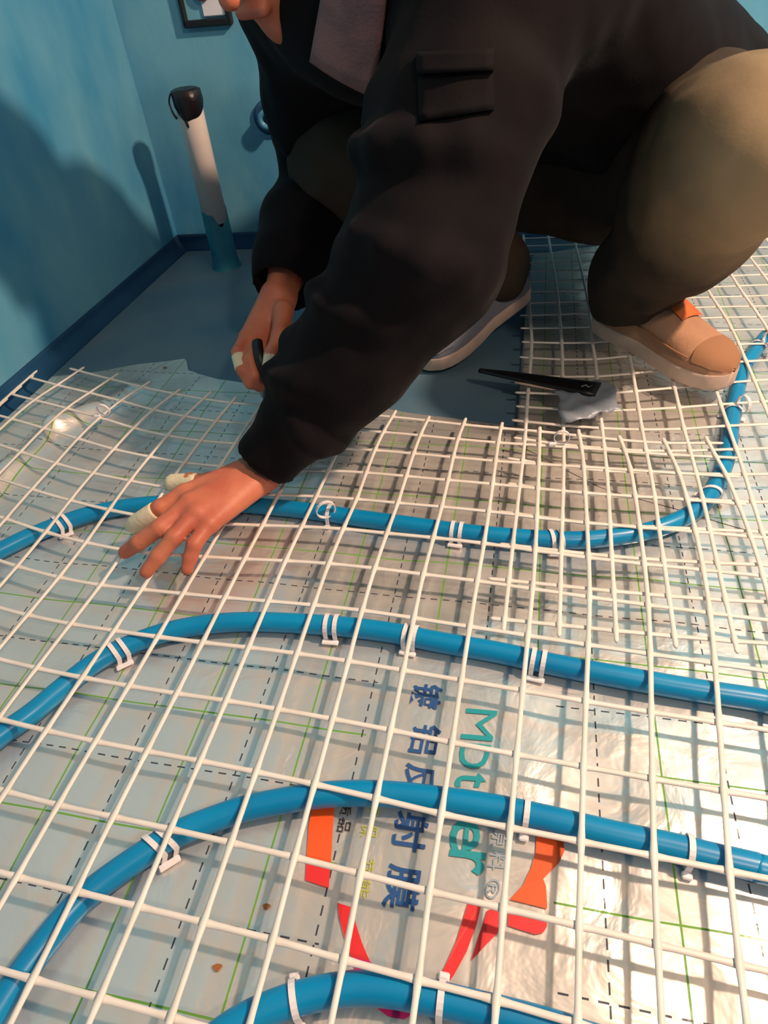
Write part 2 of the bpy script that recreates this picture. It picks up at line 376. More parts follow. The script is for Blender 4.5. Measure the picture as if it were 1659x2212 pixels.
# ------------------------------------------------------------------ printing on the film
def project_print(name, pts2, tris, m, lift=0.0012):
    z = film_z(pts2[:, 0], pts2[:, 1]) + lift
    o = mesh_obj(name, np.column_stack([pts2, z]), tris, m, film1, smooth=False); return o
def glyph(ch, left, right, bottom, top, m, name, bold=0.0):
    cu = bpy.data.curves.new('glyph', 'FONT'); cu.body = ch; cu.offset = bold; cu.resolution_u = 3
    ob = bpy.data.objects.new('glyph', cu); C.objects.link(ob)
    me = bpy.data.meshes.new_from_object(ob.evaluated_get(bpy.context.evaluated_depsgraph_get()))
    v = np.array([q.co[:2] for q in me.vertices]); t = [tuple(p.vertices) for p in me.polygons]
    bpy.data.objects.remove(ob); bpy.data.curves.remove(cu); bpy.data.meshes.remove(me)
    v = (v - v.min(0)) / (v.max(0) - v.min(0))
    l, r, b, tp = (fl(*q)[:2] for q in (left, right, bottom, top)); c = (l + r + b + tp) / 4
    P = c + (v[:, :1] - 0.5) * (r - l) + (v[:, 1:] - 0.5) * (tp - b)
    return project_print(name, P, t, m)
# (character, its left, right, bottom and top edge midpoints in the photograph, ink, part name, boldness)
for g in [('镀', (925, 1482), (915, 1535), (890, 1505), (955, 1515), 'blueprint', 0.016), ('铝', (925, 1570), (912, 1632), (888, 1598), (950, 1606), 'blueprint', 0.016),
          ('反', (910, 1655), (898, 1722), (873, 1685), (942, 1695), 'blueprint', 0.016), ('射', (892, 1758), (878, 1842), (853, 1795), (926, 1806), 'blueprint', 0.016),
          ('膜', (878, 1872), (862, 1968), (832, 1915), (908, 1928), 'blueprint', 0.016)]:
    glyph(*g[:5], M[g[5]], 'printed_character', g[6])
for g in [('M', (1042, 1538), (1030, 1602), (1000, 1570), (1068, 1576), 0.0), ('D', (1028, 1612), (1018, 1666), (992, 1634), (1056, 1642), 0.012),
          ('t', (1022, 1674), (1012, 1706), (986, 1688), (1052, 1694), 0.012), ('e', (1008, 1774), (1000, 1842), (973, 1805), (1038, 1812), 0.012), ('r', (1012, 1848), (1002, 1898), (968, 1856), (1048, 1866), 0.012)]:
    glyph(*g[:5], M['tealprint'], 'printed_letter', g[5])
for g in [('原', (1082, 1792), (1076, 1832), (1062, 1810), (1098, 1814)), ('料', (1078, 1842), (1070, 1884), (1056, 1862), (1092, 1866)), ('®', (1068, 1902), (1058, 1946), (1048, 1924), (1080, 1928))]:
    glyph(*g, M['greyprint'], 'printed_character', 0.01)
for g in [('质', (752, 1726), (746, 1764), (736, 1745), (760, 1748)), ('品', (746, 1772), (740, 1800), (731, 1785), (758, 1790))]:
    glyph(*g, M['blackprint'], 'printed_character', 0.0)
for g in [('环', (806, 1742), (804, 1762), (790, 1750), (818, 1754)), ('保', (800, 1784), (796, 1812), (780, 1796), (818, 1800)), ('节', (802, 1856), (797, 1886), (786, 1870), (808, 1873)), ('能', (790, 1902), (783, 1942), (774, 1920), (800, 1924))]:
    glyph(*g, M['limeprint'], 'printed_character', 0.0)
def print_poly(pix, m, name):
    P = px_poly(pix); return project_print(name, P, [tuple(range(len(P)))], M[m], 0.0016)
def smooth_poly(pts, n=4): return [tuple(q) for q in catmull(np.array(pts + [pts[0]], float), n)[:-1]]
print_poly([(680, 1718), (724, 1726), (720, 1790), (716, 1866), (664, 1857), (668, 1790)], 'orangeprint', 'printed_emblem')
print_poly([(664, 1857), (716, 1866), (711, 1921), (661, 1905)], 'red', 'printed_emblem')
print_poly([(730, 1953), (762, 1963), (770, 2000), (783, 2040), (800, 2080), (760, 2070), (744, 2025), (734, 1985)], 'red', 'printed_emblem')
print_poly([(760, 2070), (800, 2080), (850, 2120), (905, 2128), (925, 2150), (905, 2190), (872, 2205), (838, 2198), (805, 2172), (775, 2120)], 'magenta', 'printed_emblem')
print_poly([(1012, 1952), (1040, 1956), (1030, 2000), (1008, 2060), (980, 2112), (950, 2150), (928, 2148), (960, 2095), (985, 2040)], 'red', 'printed_emblem')
print_poly([(1052, 1972), (1082, 1963), (1082, 2012), (1050, 2045), (1017, 2080), (1034, 2025)], 'red', 'printed_emblem')
print_poly([(1158, 1808), (1190, 1814), (1216, 1822), (1218, 1842), (1208, 1865), (1172, 1904), (1178, 1920), (1181, 1968), (1140, 1958), (1100, 1948), (1128, 1918), (1146, 1880), (1156, 1845)], 'orangeprint', 'printed_emblem')
print_poly([(1098, 1968), (1180, 1986), (1180, 2006), (1172, 2019), (1156, 2023), (1126, 2014), (1096, 2004)], 'red', 'printed_emblem')

# ------------------------------------------------------------------ white plastic mesh sheets
GA = {0:{4:(310,838),5:(384,850),6:(445,861),7:(498,869),12:(850,901),13:(925,909),14:(1002,918),15:(1084,924),16:(1166,931),17:(1252,944),18:(1336,953),19:(1440,961)},
1:{2:(125,834),3:(200,849),4:(258,862),5:(333,886),6:(399,898),7:(468,908),12:(828,930),13:(910,940),14:(987,947),15:(1077,954),16:(1166,957),17:(1256,963),18:(1345,970),19:(1447,977),20:(1541,985)},
2:{1:(12,847),2:(75,862),3:(145,880),4:(220,898),5:(292,927),6:(365,940),7:(435,952),8:(510,954),12:(809,970),13:(896,978),14:(978,985),15:(1072,994),16:(1164,1000),17:(1260,1006),18:(1363,1012),19:(1469,1018),20:(1568,1024)},
3:{2:(26,903),3:(96,925),4:(168,946),5:(248,972),6:(326,985),7:(400,999),8:(478,1006),12:(790,1020),13:(879,1026),14:(967,1037),15:(1067,1045),16:(1161,1056),17:(1263,1066),18:(1370,1073),19:(1487,1080),20:(1592,1088)},
4:{3:(48,977),4:(118,1002),5:(205,1022),6:(284,1036),7:(359,1051),10:(604,1066),11:(683,1069),12:(777,1078),13:(860,1086),14:(954,1095),15:(1057,1105),16:(1159,1119),17:(1266,1127),18:(1379,1135),19:(1505,1146),20:(1618,1158)},
5:{4:(70,1056),5:(154,1081),6:(239,1101),10:(568,1134),11:(653,1137),12:(741,1140),13:(837,1150),14:(936,1158),15:(1050,1173),16:(1156,1190),17:(1271,1205),18:(1389,1220),19:(1521,1231),20:(1648,1244)},
6:{4:(13,1118),5:(102,1150),6:(190,1173),7:(268,1191),8:(359,1199),9:(445,1201),10:(529,1205),11:(617,1209),12:(710,1215),13:(811,1225),14:(908,1240),15:(1034,1252),16:(1152,1270),17:(1275,1290),18:(1398,1304),19:(1535,1321)},
7:{5:(38,1225),6:(130,1248),7:(222,1264),8:(309,1268)},
10:{15:(955,1765),16:(1103,1790),17:(1257,1820),18:(1412,1850),19:(1570,1880)},
11:{9:(125,1743),10:(245,1765),11:(370,1793),12:(500,1825),13:(635,1853),15:(922,1926),16:(1088,1962)},
12:{10:(170,1923),11:(300,1958),12:(440,1990),13:(595,2025),14:(745,2075),15:(905,2115),16:(1075,2150)}}
GB = {2:{1:(1150,738),2:(1216,739),3:(1272,740),6:(1503,713),7:(1580,713),8:(1658,712)},
1:{6:(1493,684),7:(1566,684),8:(1638,684)},0:{6:(1481,664),7:(1550,663),8:(1623,662)},-1:{7:(1535,641),8:(1609,640)},
3:{1:(1148,768),2:(1215,775),3:(1287,776),7:(1597,742)},4:{3:(1288,814),7:(1608,779)},
5:{1:(1141,850),2:(1215,852),3:(1292,851),7:(1629,822)},6:{1:(1139,875),2:(1216,883),3:(1296,884)},
7:{1:(1137,907),2:(1217,916),3:(1300,923),4:(1386,927),5:(1473,929),6:(1572,917)},
8:{1:(1135,945),2:(1217,961),3:(1306,969),4:(1394,974),5:(1488,972),6:(1591,970)},
9:{1:(1130,992),2:(1217,1008),3:(1311,1016),4:(1404,1018),5:(1502,1020),6:(1609,1025)},
10:{1:(1123,1046),2:(1215,1063),3:(1316,1070),4:(1413,1071),5:(1518,1075),6:(1624,1085)},
11:{1:(1116,1110),2:(1213,1122),3:(1319,1133),4:(1420,1140)}}
def lattice(D, i0, i1, j0, j1, z, wdat):
    ni, nj = i1 - i0 + 1, j1 - j0 + 1; ix = lambda i, j: (i - i0) * nj + (j - j0); rows, rhs = [], []
    for j, r in D.items():
        for i, (x, y) in r.items():
            if not (i0 <= i <= i1 and j0 <= j <= j1): continue
            e = np.zeros(ni * nj); e[ix(i, j)] = wdat; rows.append(e); rhs.append(fl(x, y, z)[:2] * wdat)
    for i in range(i0, i1 + 1):
        for j in range(j0, j1 + 1):
            if i0 < i < i1: e = np.zeros(ni * nj); e[ix(i - 1, j)] = e[ix(i + 1, j)] = 1; e[ix(i, j)] = -2; rows.append(e); rhs.append(np.zeros(2))
            if j0 < j < j1: e = np.zeros(ni * nj); e[ix(i, j - 1)] = e[ix(i, j + 1)] = 1; e[ix(i, j)] = -2; rows.append(e); rhs.append(np.zeros(2))
            if i < i1 and j < j1: e = np.zeros(ni * nj); e[ix(i, j)] = e[ix(i + 1, j + 1)] = 1; e[ix(i + 1, j)] = e[ix(i, j + 1)] = -1; rows.append(e); rhs.append(np.zeros(2))
    S, *_ = np.linalg.lstsq(np.array(rows), np.array(rhs), rcond=None); return S.reshape(ni, nj, 2)
def strand(P2, z, parent, knots, width=0.0025, thick=0.0012, e0=0.3, e1=0.3):
    P2 = np.asarray(P2); a = P2[0] + (P2[0] - P2[1]) * e0; b = P2[-1] + (P2[-1] - P2[-2]) * e1
    Q = off_walls(catmull(np.vstack([a, P2, b]), 5), 0.036); n = len(Q)
    zz = np.array([z + 0.0012 * noise.noise((q[0] * 9, q[1] * 9, z * 50)) for q in Q])
    wv = np.full(n, width); 
    for k in range(n):
        if k % 5 == 0 and 0 < k < n - 1: wv[k] *= 1.30
    wv[0] *= 0.35; wv[-1] *= 0.35
    o = mesh_obj('strand', *sweep(np.column_stack([Q, zz]), wv, thick, 6, power=2.6), M['strand']); return keep(o, parent)
ZA, ZB = 0.0298, 0.0280
def sheet(G, i0, i1, j0, j1, z, label, ends, wdat=2.0):
    S = lattice(G, i0, i1, j0, j1, z, wdat); root = empty('plastic_mesh', (*S[(i1 - i0) // 2, (j1 - j0) // 2], 0.0))
    tag(root, label, 'mesh sheet')
    for i in range(i0, i1 + 1):
        js = max(j0, ends(i)); strand(S[i - i0, js - j0:], z + 0.0012, root, None, e0=0.32 + 0.1 * math.sin(i * 2.3))
    for j in range(j0, j1 + 1):
        cols = [i for i in range(i0, i1 + 1) if ends(i) <= j]
        strand(S[cols[0] - i0:, j - j0], z - 0.0008, root, None, e0=0.35 + 0.15 * math.sin(j * 3.1), e1=0.35 + 0.2 * math.sin(j * 1.7))
    return S, root
SA, meshA = sheet(GA, -2, 20, 0, 14, ZA, 'cream plastic grid mesh sheet under the pressing hand, covering the foreground', lambda i: {-2: 4, -1: 3, 0: 2, 1: 1}.get(i, 0))
SB, meshB = sheet(GB, 1, 17, -8, 14, ZB, 'cream plastic grid mesh sheet between and behind the two shoes at right', lambda i: -9)

# ------------------------------------------------------------------ blue heating pipes
PR = 0.0107
def pipe(pix, label):
    Q = [fl(x, y, PR + 0.0052) for x, y in pix]; dv = (Q[-1] - Q[-2]) / np.linalg.norm(Q[-1] - Q[-2])
    P = catmull(Q + [Q[-1] + dv * 0.3 + V(0, 0.01, 0), Q[-1] + dv * 0.65 + V(0, 0.04, 0)], 8)
    o = mesh_obj('heating_pipe', *sweep(P, PR, PR, 18), M['pipe']); tag(o, label, 'pipe', 'blue heating pipes'); return P
P1 = pipe([(-120, 1250), (0, 1190), (72, 1155), (169, 1118), (241, 1100), (313, 1090), (400, 1086), (490, 1088), (572, 1094), (669, 1104), (789, 1121), (886, 1134), (1020, 1152), (1130, 1162), (1240, 1167), (1330, 1160), (1405, 1146), (1470, 1122), (1515, 1092), (1545, 1050), (1565, 1003), (1574, 965), (1578, 925), (1584, 885), (1594, 835), (1606, 795), (1630, 760), (1660, 722), (1720, 690)], 'blue heating pipe passing under the pressing hand and curving up past the tan shoe')
P2 = pipe([(-100, 1670), (0, 1590), (70, 1540), (130, 1490), (200, 1435), (265, 1400), (350, 1368), (445, 1349), (550, 1343), (700, 1350), (830, 1364), (945, 1386), (1080, 1410), (1190, 1434), (1305, 1456), (1480, 1487), (1630, 1510), (1760, 1532)], 'blue heating pipe crossing the middle, second one nearer than the hand')
P3 = pipe([(-60, 2280), (-10, 2192), (57, 2090), (152, 1970), (215, 1912), (320, 1838), (385, 1800), (465, 1768), (550, 1742), (700, 1717), (830, 1715), (955, 1728), (1080, 1747), (1195, 1772), (1330, 1804), (1445, 1828), (1530, 1849), (1630, 1872), (1740, 1898)], 'blue heating pipe running over the printed lettering on the film')
P4 = pipe([(380, 2340), (460, 2250), (545, 2195), (650, 2155), (750, 2136), (830, 2137), (930, 2155), (1020, 2176), (1130, 2203), (1230, 2232), (1380, 2280)], 'blue heating pipe nearest the camera along the bottom edge')

# ------------------------------------------------------------------ clips that hold the pipes
def band(c, t, r, wid, lean=0.0, thick=0.0011, full=False, foot=0.012):
    t = np.array([t[0], t[1], 0.0]); t /= np.linalg.norm(t); s = np.cross(t, [0, 0, 1.0]); pts = []
    if full:
        for a in np.linspace(0, 2 * math.pi, 19): pts.append(c + s * r * math.cos(a) + V(0, 0, 1) * r * math.sin(a) + t * lean * math.sin(a))
    else:
        pts.append(c + s * r + V(0, 0, -foot))
        for a in np.linspace(0, math.pi, 11): pts.append(c + s * r * math.cos(a) + V(0, 0, 1) * r * math.sin(a) + t * lean * math.cos(a))
        pts.append(c - s * r + V(0, 0, -foot))
    P = np.array(pts); n = len(P); T = np.gradient(P, axis=0); T /= np.linalg.norm(T, axis=1)[:, None]; vs_, fs = [], []
    for k in range(n):
        nrm = np.cross(t, T[k]); nrm /= np.linalg.norm(nrm) + 1e-9
        for a, b in ((-1, -1), (1, -1), (1, 1), (-1, 1)): vs_.append(P[k] + t * a * wid / 2 + nrm * b * thick / 2)
    for k in range(n - 1):
        for a in range(4): b = (a + 1) % 4; fs.append((k * 4 + a, k * 4 + b, (k + 1) * 4 + b, (k + 1) * 4 + a))
    fs += [(0, 1, 2, 3), tuple((n - 1) * 4 + a for a in (3, 2, 1, 0))]
    return vs_, fs
def clip(P, pix, label, straps=2, gap=0.010, lean=0.0, loop=False, rad=PR + 0.0014):
    q = fl(*pix, PR); k = int(np.argmin(np.hypot(P[:, 0] - q[0], P[:, 1] - q[1]))); k = min(max(k, 1), len(P) - 2)
    c = P[k]; t = P[k + 1] - P[k - 1]; t[2] = 0; t /= np.linalg.norm(t); s = np.cross(t, [0, 0, 1.0])
    root = empty('pipe_clip', (c[0], c[1], 0.002)); tag(root, label, 'clip', 'white pipe clips')
    for m_ in range(straps):
        off = (m_ - (straps - 1) / 2) * gap
        keep(mesh_obj('strap', *band(c + t * off, t, rad, 0.0046, lean), M['clip'], smooth=False), root)
    for sd in (-1, 1):
        keep(bevel(mesh_obj('clip_foot', *box(c + s * sd * (rad + 0.003) - V(0, 0, 0.009), 0.006, 0.008 + gap * (straps - 1), 0.003, s, t), M['clip'], smooth=False), 0.001, 1), root)
    if loop:
        keep(mesh_obj('clip_loop', *band(c + V(0, 0, rad + 0.004) + s * 0.010, t * 0.6 + s * 0.8, 0.0120, 0.0045, full=True), M['clip'], smooth=False), root)
    return root
clip(P1, (140, 1135), 'white double-strap clip on the pipe at the far left, left of the hand', lean=0.004)
clip(P1, (715, 1108), 'white looped clip on the pipe just right of the wrist', straps=1, loop=True)
clip(P1, (983, 1150), 'white double-strap clip on the pipe, middle of the span right of the hand')
clip(P1, (1192, 1168), 'white double-strap clip at the lowest bend of the pipe right of the hand', lean=0.003)
clip(P1, (1535, 1072), 'white clip where the pipe turns up below the tan shoe', straps=1, lean=0.004)
clip(P1, (1582, 898), 'white clip on the pipe right beside the toe of the tan shoe', straps=1, loop=True)
clip(P1, (1634, 756), 'white clip on the pipe near the right edge, beyond the tan shoe', straps=1, loop=True)
clip(P2, (262, 1403), 'white double-strap clip on the left bend of the middle pipe', lean=0.003)
clip(P2, (715, 1352), 'white double-strap clip on the middle pipe, second from the left')
clip(P2, (888, 1376), 'white double-strap clip on the middle pipe above the navy characters')
clip(P2, (1165, 1428), 'white double-strap clip on the middle pipe, rightmost one')
clip(P3, (352, 1818), 'white double-strap clip on the lower left bend of the lettered pipe', lean=0.005)
clip(P3, (1132, 1758), 'white clip on the lettered pipe beside the teal letters', straps=1)
clip(P3, (1488, 1839), 'white clip on the lettered pipe toward the right edge', straps=1)
clip(P4, (645, 2157), 'white strap clip on the nearest pipe, left one', straps=1)
clip(P4, (958, 2161), 'white strap clip on the nearest pipe, right one by the red emblem', straps=1)
def tie(pix, label, z=0.032, r=0.010):                     # a loose cable tie standing on the mesh
    c = fl(*pix, z); root = empty('cable_tie', (c[0], c[1], z - 0.003)); tag(root, label, 'cable tie', 'white cable ties')
    keep(mesh_obj('tie_ring', *band(c + V(0, 0, r), (0.2, 1, 0), r, 0.004, full=True), M['clip'], smooth=False), root)
    keep(bevel(mesh_obj('tie_head', *box(c + V(-0.012, 0, 0.001), 0.010, 0.007, 0.005), M['clip'], smooth=False), 0.001, 1), root); return root
tie((1212, 958), 'white ring-shaped cable tie standing on the mesh between the shoes')
tie((228, 898), 'white cable tie knotted to the mesh at the upper left')
tie((1488, 726), 'white cable tie on the mesh behind the tan shoe', r=0.008)

# ------------------------------------------------------------------ waste pipe by the corner, fixtures on the back wall
def ring_tube(c0, c1, r0, r1, seg=28, open_end=0.0):
    return sweep(np.array([c0, c1]), [r0, r1], [r0, r1], seg, up=(0, 1, 0.01))
WP = V(-0.306, 1.514, 0.0)
wp = empty('waste_pipe', WP); tag(wp, 'white waste pipe standing by the corner, coated blue at its foot and black-taped on top', 'pipe')
def lathe(prof, seg=32, wob=0.0, c=WP):
    vs_, fs = [], []
    for k, (r, z) in enumerate(prof):
        for a in range(seg):
            th = 2 * math.pi * a / seg; q = r * (1 + wob * math.sin(3 * th + k * 1.7) * math.sin(k + 0.5))
            vs_.append(c + V(q * math.cos(th), q * math.sin(th), z))
    for k in range(len(prof) - 1):
        for a in range(seg): b = (a + 1) % seg; fs.append((k * seg + a, k * seg + b, (k + 1) * seg + b, (k + 1) * seg + a))
    fs.append(tuple(range(seg))[::-1]); fs.append(tuple((len(prof) - 1) * seg + a for a in range(seg)))
    return vs_, fs
keep(mesh_obj('pipe_body', *lathe([(0.0262, 0.10), (0.0262, 0.33), (0.0262, 0.343)]), M['pvc']), wp)
# the blue coating climbs unevenly up the foot of the pipe
cv, cf = [], []
for a in range(48):
    th = 2 * math.pi * a / 48; top = 0.125 + 0.020 * math.sin(th - 0.6) + 0.010 * math.sin(3 * th + 1) + 0.004 * math.sin(7 * th)
    for k, (r, z) in enumerate([(0.034, 0.0), (0.0305, 0.008), (0.0285, 0.03), (0.0278, top - 0.004), (0.0263, top)]): cv.append(WP + V(r * math.cos(th), r * math.sin(th), z))
for a in range(48):
    b = (a + 1) % 48
    for k in range(4): cf.append((a * 5 + k, b * 5 + k, b * 5 + k + 1, a * 5 + k + 1))
keep(mesh_obj('coating', cv, cf, M['pcoat']), wp)

tv, tf = [], []
for a in range(40):
    th = 2 * math.pi * a / 40; low = 0.310 + 0.008 * math.sin(2 * th + 0.7) - 0.012 * max(0, math.cos((th + 2.0) * 1.0)) ** 8
    for r, z in [(0.0268, low), (0.0288, low + 0.004), (0.0296 + 0.0012 * math.sin(5 * th), 0.330), (0.0290, 0.347), (0.022, 0.350), (0.004, 0.3475)]: tv.append(WP + V(r * math.cos(th), r * math.sin(th), z))
for a in range(40):
    b = (a + 1) % 40
    for k in range(5): tf.append((a * 6 + k, b * 6 + k, b * 6 + k + 1, a * 6 + k + 1))
tf.append(tuple(a * 6 + 5 for a in range(40)))
cap = keep(mesh_obj('tape_cap', tv, tf, M['tape_black']), wp)
keep(mesh_obj('tape_end', *sweep(catmull([WP + V(-0.028, -0.010, 0.345), WP + V(-0.034, -0.012, 0.330), WP + V(-0.031, -0.014, 0.312), WP + V(-0.026, -0.013, 0.302)], 4), [0.006] * 6 + [0.007] * 6 + [0.004], 0.0012, 6, up=(1, 0, 0)), M['tape_black']), wp)
keep(mesh_obj('paint_drip', *sweep(catmull([WP + V(-0.012, -0.0262, 0.312), WP + V(-0.008, -0.0268, 0.300), WP + V(-0.005, -0.0268, 0.287)], 4), [0.004] * 4 + [0.0028] * 4 + [0.0006], 0.0006, 6, up=(0, 1, 0)), M['tape_black']), wp)

def back_wall_pt(x, y, out=0.0):
    r = ray(x, y); n3 = V(nb[0], nb[1], 0); p0 = V(CORNER[0], CORNER[1], 0) + n3 * out
    return CAM + r * (float(n3 @ (p0 - CAM)) / float(n3 @ r))
DB3, NB3, UP = V(DB[0], DB[1], 0), V(nb[0], nb[1], 0), V(0, 0, 1)
bc = back_wall_pt(446, 18) + UP * 0.024
wb = empty('wall_box', bc); tag(wb, 'small square wall box with dark rim and pale inside, high on the blue wall', 'wall box')
for nm, off, sx, sz in (('rim_bar', -DB3 * 0.046, 0.009, 0.10), ('rim_bar', DB3 * 0.046, 0.009, 0.10), ('rim_bar', -UP * 0.046, 0.10, 0.012), ('rim_bar', UP * 0.046, 0.10, 0.012)):
    keep(bevel(mesh_obj(nm, *box(bc + off + NB3 * 0.008, sx, 0.016, sz, DB3, NB3, UP), M['black'], smooth=False), 0.002, 1), wb)
keep(mesh_obj('back_panel', *box(bc + NB3 * 0.002, 0.09, 0.004, 0.09, DB3, NB3, UP), M['wall'], smooth=False), wb)
keep(bevel(mesh_obj('cover_flap', *box(bc + NB3 * 0.007 + DB3 * 0.016 - UP * 0.02, 0.045, 0.006, 0.034, DB3, NB3, UP), M['white'], smooth=False), 0.002, 1), wb)
keep(mesh_obj('round_plug', *sweep(np.array([bc + NB3 * 0.004 + UP * 0.006, bc + NB3 * 0.016 + UP * 0.006]), 0.018, 0.018, 20), M['pinkplug']), wb)
wc = back_wall_pt(583, 252)
wo = empty('water_outlet', wc); tag(wo, 'stubby blue-coated water outlet with a hole sticking out of the wall beside the right sleeve', 'water outlet')
def ringmesh(c, ax, r_out, r_in, depth, seg=24):
    ax = ax / np.linalg.norm(ax); s = np.cross(ax, UP); s /= np.linalg.norm(s); u = np.cross(s, ax); vs_, fs = [], []
    for r, d in ((r_out, 0), (r_out, depth), (r_in, depth), (r_in, depth * 0.3), (0.0005, depth * 0.3)):
        for a in range(seg): th = 2 * math.pi * a / seg; vs_.append(c + ax * d + s * r * math.cos(th) + u * r * math.sin(th))
    for k in range(4):
        for a in range(seg): b = (a + 1) % seg; fs.append((k * seg + a, k * seg + b, (k + 1) * seg + b, (k + 1) * seg + a))
    return vs_, fs
keep(mesh_obj('outlet_flange', *ringmesh(wc, NB3, 0.034, 0.018, 0.008), M['cove']), wo)
keep(mesh_obj('outlet_neck', *ringmesh(wc, NB3, 0.019, 0.009, 0.034), M['wall']), wo)

# ------------------------------------------------------------------ the squatting person
LS, RS, NK = V(0.185, 0.870, 0.530), V(-0.042, 1.105, 0.512), V(0.045, 1.000, 0.535)
PV = V(0.470, 1.250, 0.270); LH, RH = V(0.530, 1.180, 0.255), V(0.385, 1.315, 0.250)
LE, LW = V(0.055, 0.715, 0.285), fl(566, 1018, 0.062)
RE, RWr = at(688, 410, 1.13), at(602, 640, 1.01)
LK, LA = V(0.425, 0.775, 0.345), V(0.425, 0.945, 0.120)
RK, RA = at(742, 350, 1.03), V(0.212, 1.085, 0.120)
HD = V(-0.068, 0.985, 0.592)                              # head centre
FH = V(-0.55, -0.62, -0.56); FH /= np.linalg.norm(FH)   # looking down at the work
UH = V(-0.35, -0.25, 0.90); UH -= FH * (UH @ FH); UH /= np.linalg.norm(UH)
SH = np.cross(FH, UH)                                     # the person's right-hand side of the head

# left hand pressed on the mesh: knuckle, middle joints and tip of every finger (photograph pixel, height)
hand_l = {'index': [(398, 1066, .070), (346, 1097, .064), (312, 1119, .052), (288, 1135, .040)],
          'middle': [(409, 1086, .074), (346, 1140, .066), (300, 1172, .052), (270, 1193, .037)],
          'ring': [(425, 1108, .071), (377, 1160, .063), (342, 1202, .048), (316, 1235, .036)],
          'little': [(453, 1132, .062), (420, 1176, .056), (411, 1204, .045), (404, 1230, .036)]}
thumb_l = [fl(520, 1028, .052), fl(455, 1043, .050), fl(412, 1041, .044), fl(370, 1044, .039)]
fing_l = {k: [fl(x, y, z + 0.003) for x, y, z in v] for k, v in hand_l.items()}
hand_r = {'index': [(532, 728, .985), (514, 762, .965), (524, 800, .955), (540, 830, .960)],
          'middle': [(552, 742, .985), (540, 778, .955), (548, 812, .955), (560, 836, .965)],
          'ring': [(574, 746, .995), (566, 782, .970), (572, 812, .975), (582, 832, .985)],
          'little': [(598, 742, 1.01), (594, 776, .995), (598, 802, 1.0), (604, 820, 1.01)]}
fing_r = {k: [at(*q) for q in v] for k, v in hand_r.items()}
thumb_r = [at(612, 672, .985), at(606, 722, .955), at(588, 765, .940), at(582, 812, .938)]

S = SDF((-0.42, 0.50, 0.01), (0.66, 1.46, 0.74), 0.0028)
def hand(wr, fing, th, arm):
    S.chain([arm, wr], [0.036, 0.0225], 0.006)
    side = np.array(fing['index'][0]) - np.array(fing['little'][0]); side /= np.linalg.norm(side)
    for k, (nm, P) in enumerate(fing.items()):
        w0 = wr + side * (0.012 - 0.008 * k)
        S.chain([w0, P[0]], [0.0165, 0.0112], 0.012)
        R = {'index': 0.0102, 'middle': 0.0104, 'ring': 0.0100, 'little': 0.0090}[nm]
        S.chain(P, [R * 1.08, R, R * 0.92, R * 0.80], 0.0035)
        S.ell(P[0], (0.0108,) * 3, None, 0.004)
    S.chain(th, [0.0165, 0.0122, 0.0108, 0.0088], 0.008)
hand(LW, fing_l, thumb_l, LW + (LE - LW) * 0.35)
hand(RWr, fing_r, thumb_r, RWr + (RE - RWr) * 0.35)
S.chain([LW + (LE - LW) * 0.3, LE, LS], [0.032, 0.040, 0.048], 0.02); S.chain([RWr + (RE - RWr) * 0.3, RE, RS], [0.032, 0.040, 0.048], 0.02)
S.chain([LS, NK, RS], [0.055, 0.062, 0.055], 0.04)
for a, b in ((LS, LH), (RS, RH), (NK, PV)): S.cone(a, b, 0.075, 0.085, 0.05)
S.chain([LH, LK, LA], [0.070, 0.050, 0.033], 0.03); S.chain([RH, RK, RA], [0.070, 0.050, 0.033], 0.03)
S.chain([NK, HD - UH * 0.055 - FH * 0.03], [0.058, 0.055], 0.03)
AX = [SH, UH, FH]
S.ell(HD + UH * 0.022 - FH * 0.012, (0.076, 0.098, 0.096), AX, 0.02)                     # cranium
S.cone(HD - UH * 0.045 + FH * 0.035, HD - UH * 0.088 + FH * 0.058, 0.052, 0.030, 0.03)   # jaw to chin
S.ell(HD - UH * 0.03 + FH * 0.04, (0.058, 0.07, 0.05), AX, 0.02)                         # cheeks
S.cone(HD + UH * 0.012 + FH * 0.092, HD - UH * 0.026 + FH * 0.108, 0.008, 0.0125, 0.010)  # nose
for sd in (-1, 1):
    S.ell(HD + SH * sd * 0.031 + UH * 0.012 + FH * 0.094, (0.016, 0.011, 0.012), AX, 0.008, 'sub')   # eye sockets
    S.cone(HD + SH * sd * 0.014 + UH * 0.030 + FH * 0.090, HD + SH * sd * 0.046 + UH * 0.030 + FH * 0.076, 0.009, 0.008, 0.010)   # brow
    S.ell(HD + SH * sd * 0.077 - UH * 0.008 - FH * 0.008, (0.010, 0.030, 0.018), AX, 0.006)          # ear
S.cone(HD - SH * 0.020 - UH * 0.054 + FH * 0.092, HD + SH * 0.020 - UH * 0.054 + FH * 0.092, 0.008, 0.008, 0.006)   # lips
S.cone(HD - SH * 0.022 - UH * 0.0535 + FH * 0.101, HD + SH * 0.022 - UH * 0.0535 + FH * 0.101, 0.0016, 0.0016, 0.003, 'sub')
bv, bf = S.mesh(); bv = relax(bv, bf, 2)
person = fast_obj('person', bv, bf, M['skin'])
tag(person, 'person in dark jacket and khaki trousers squatting and pressing the mesh with one hand', 'person'); del S

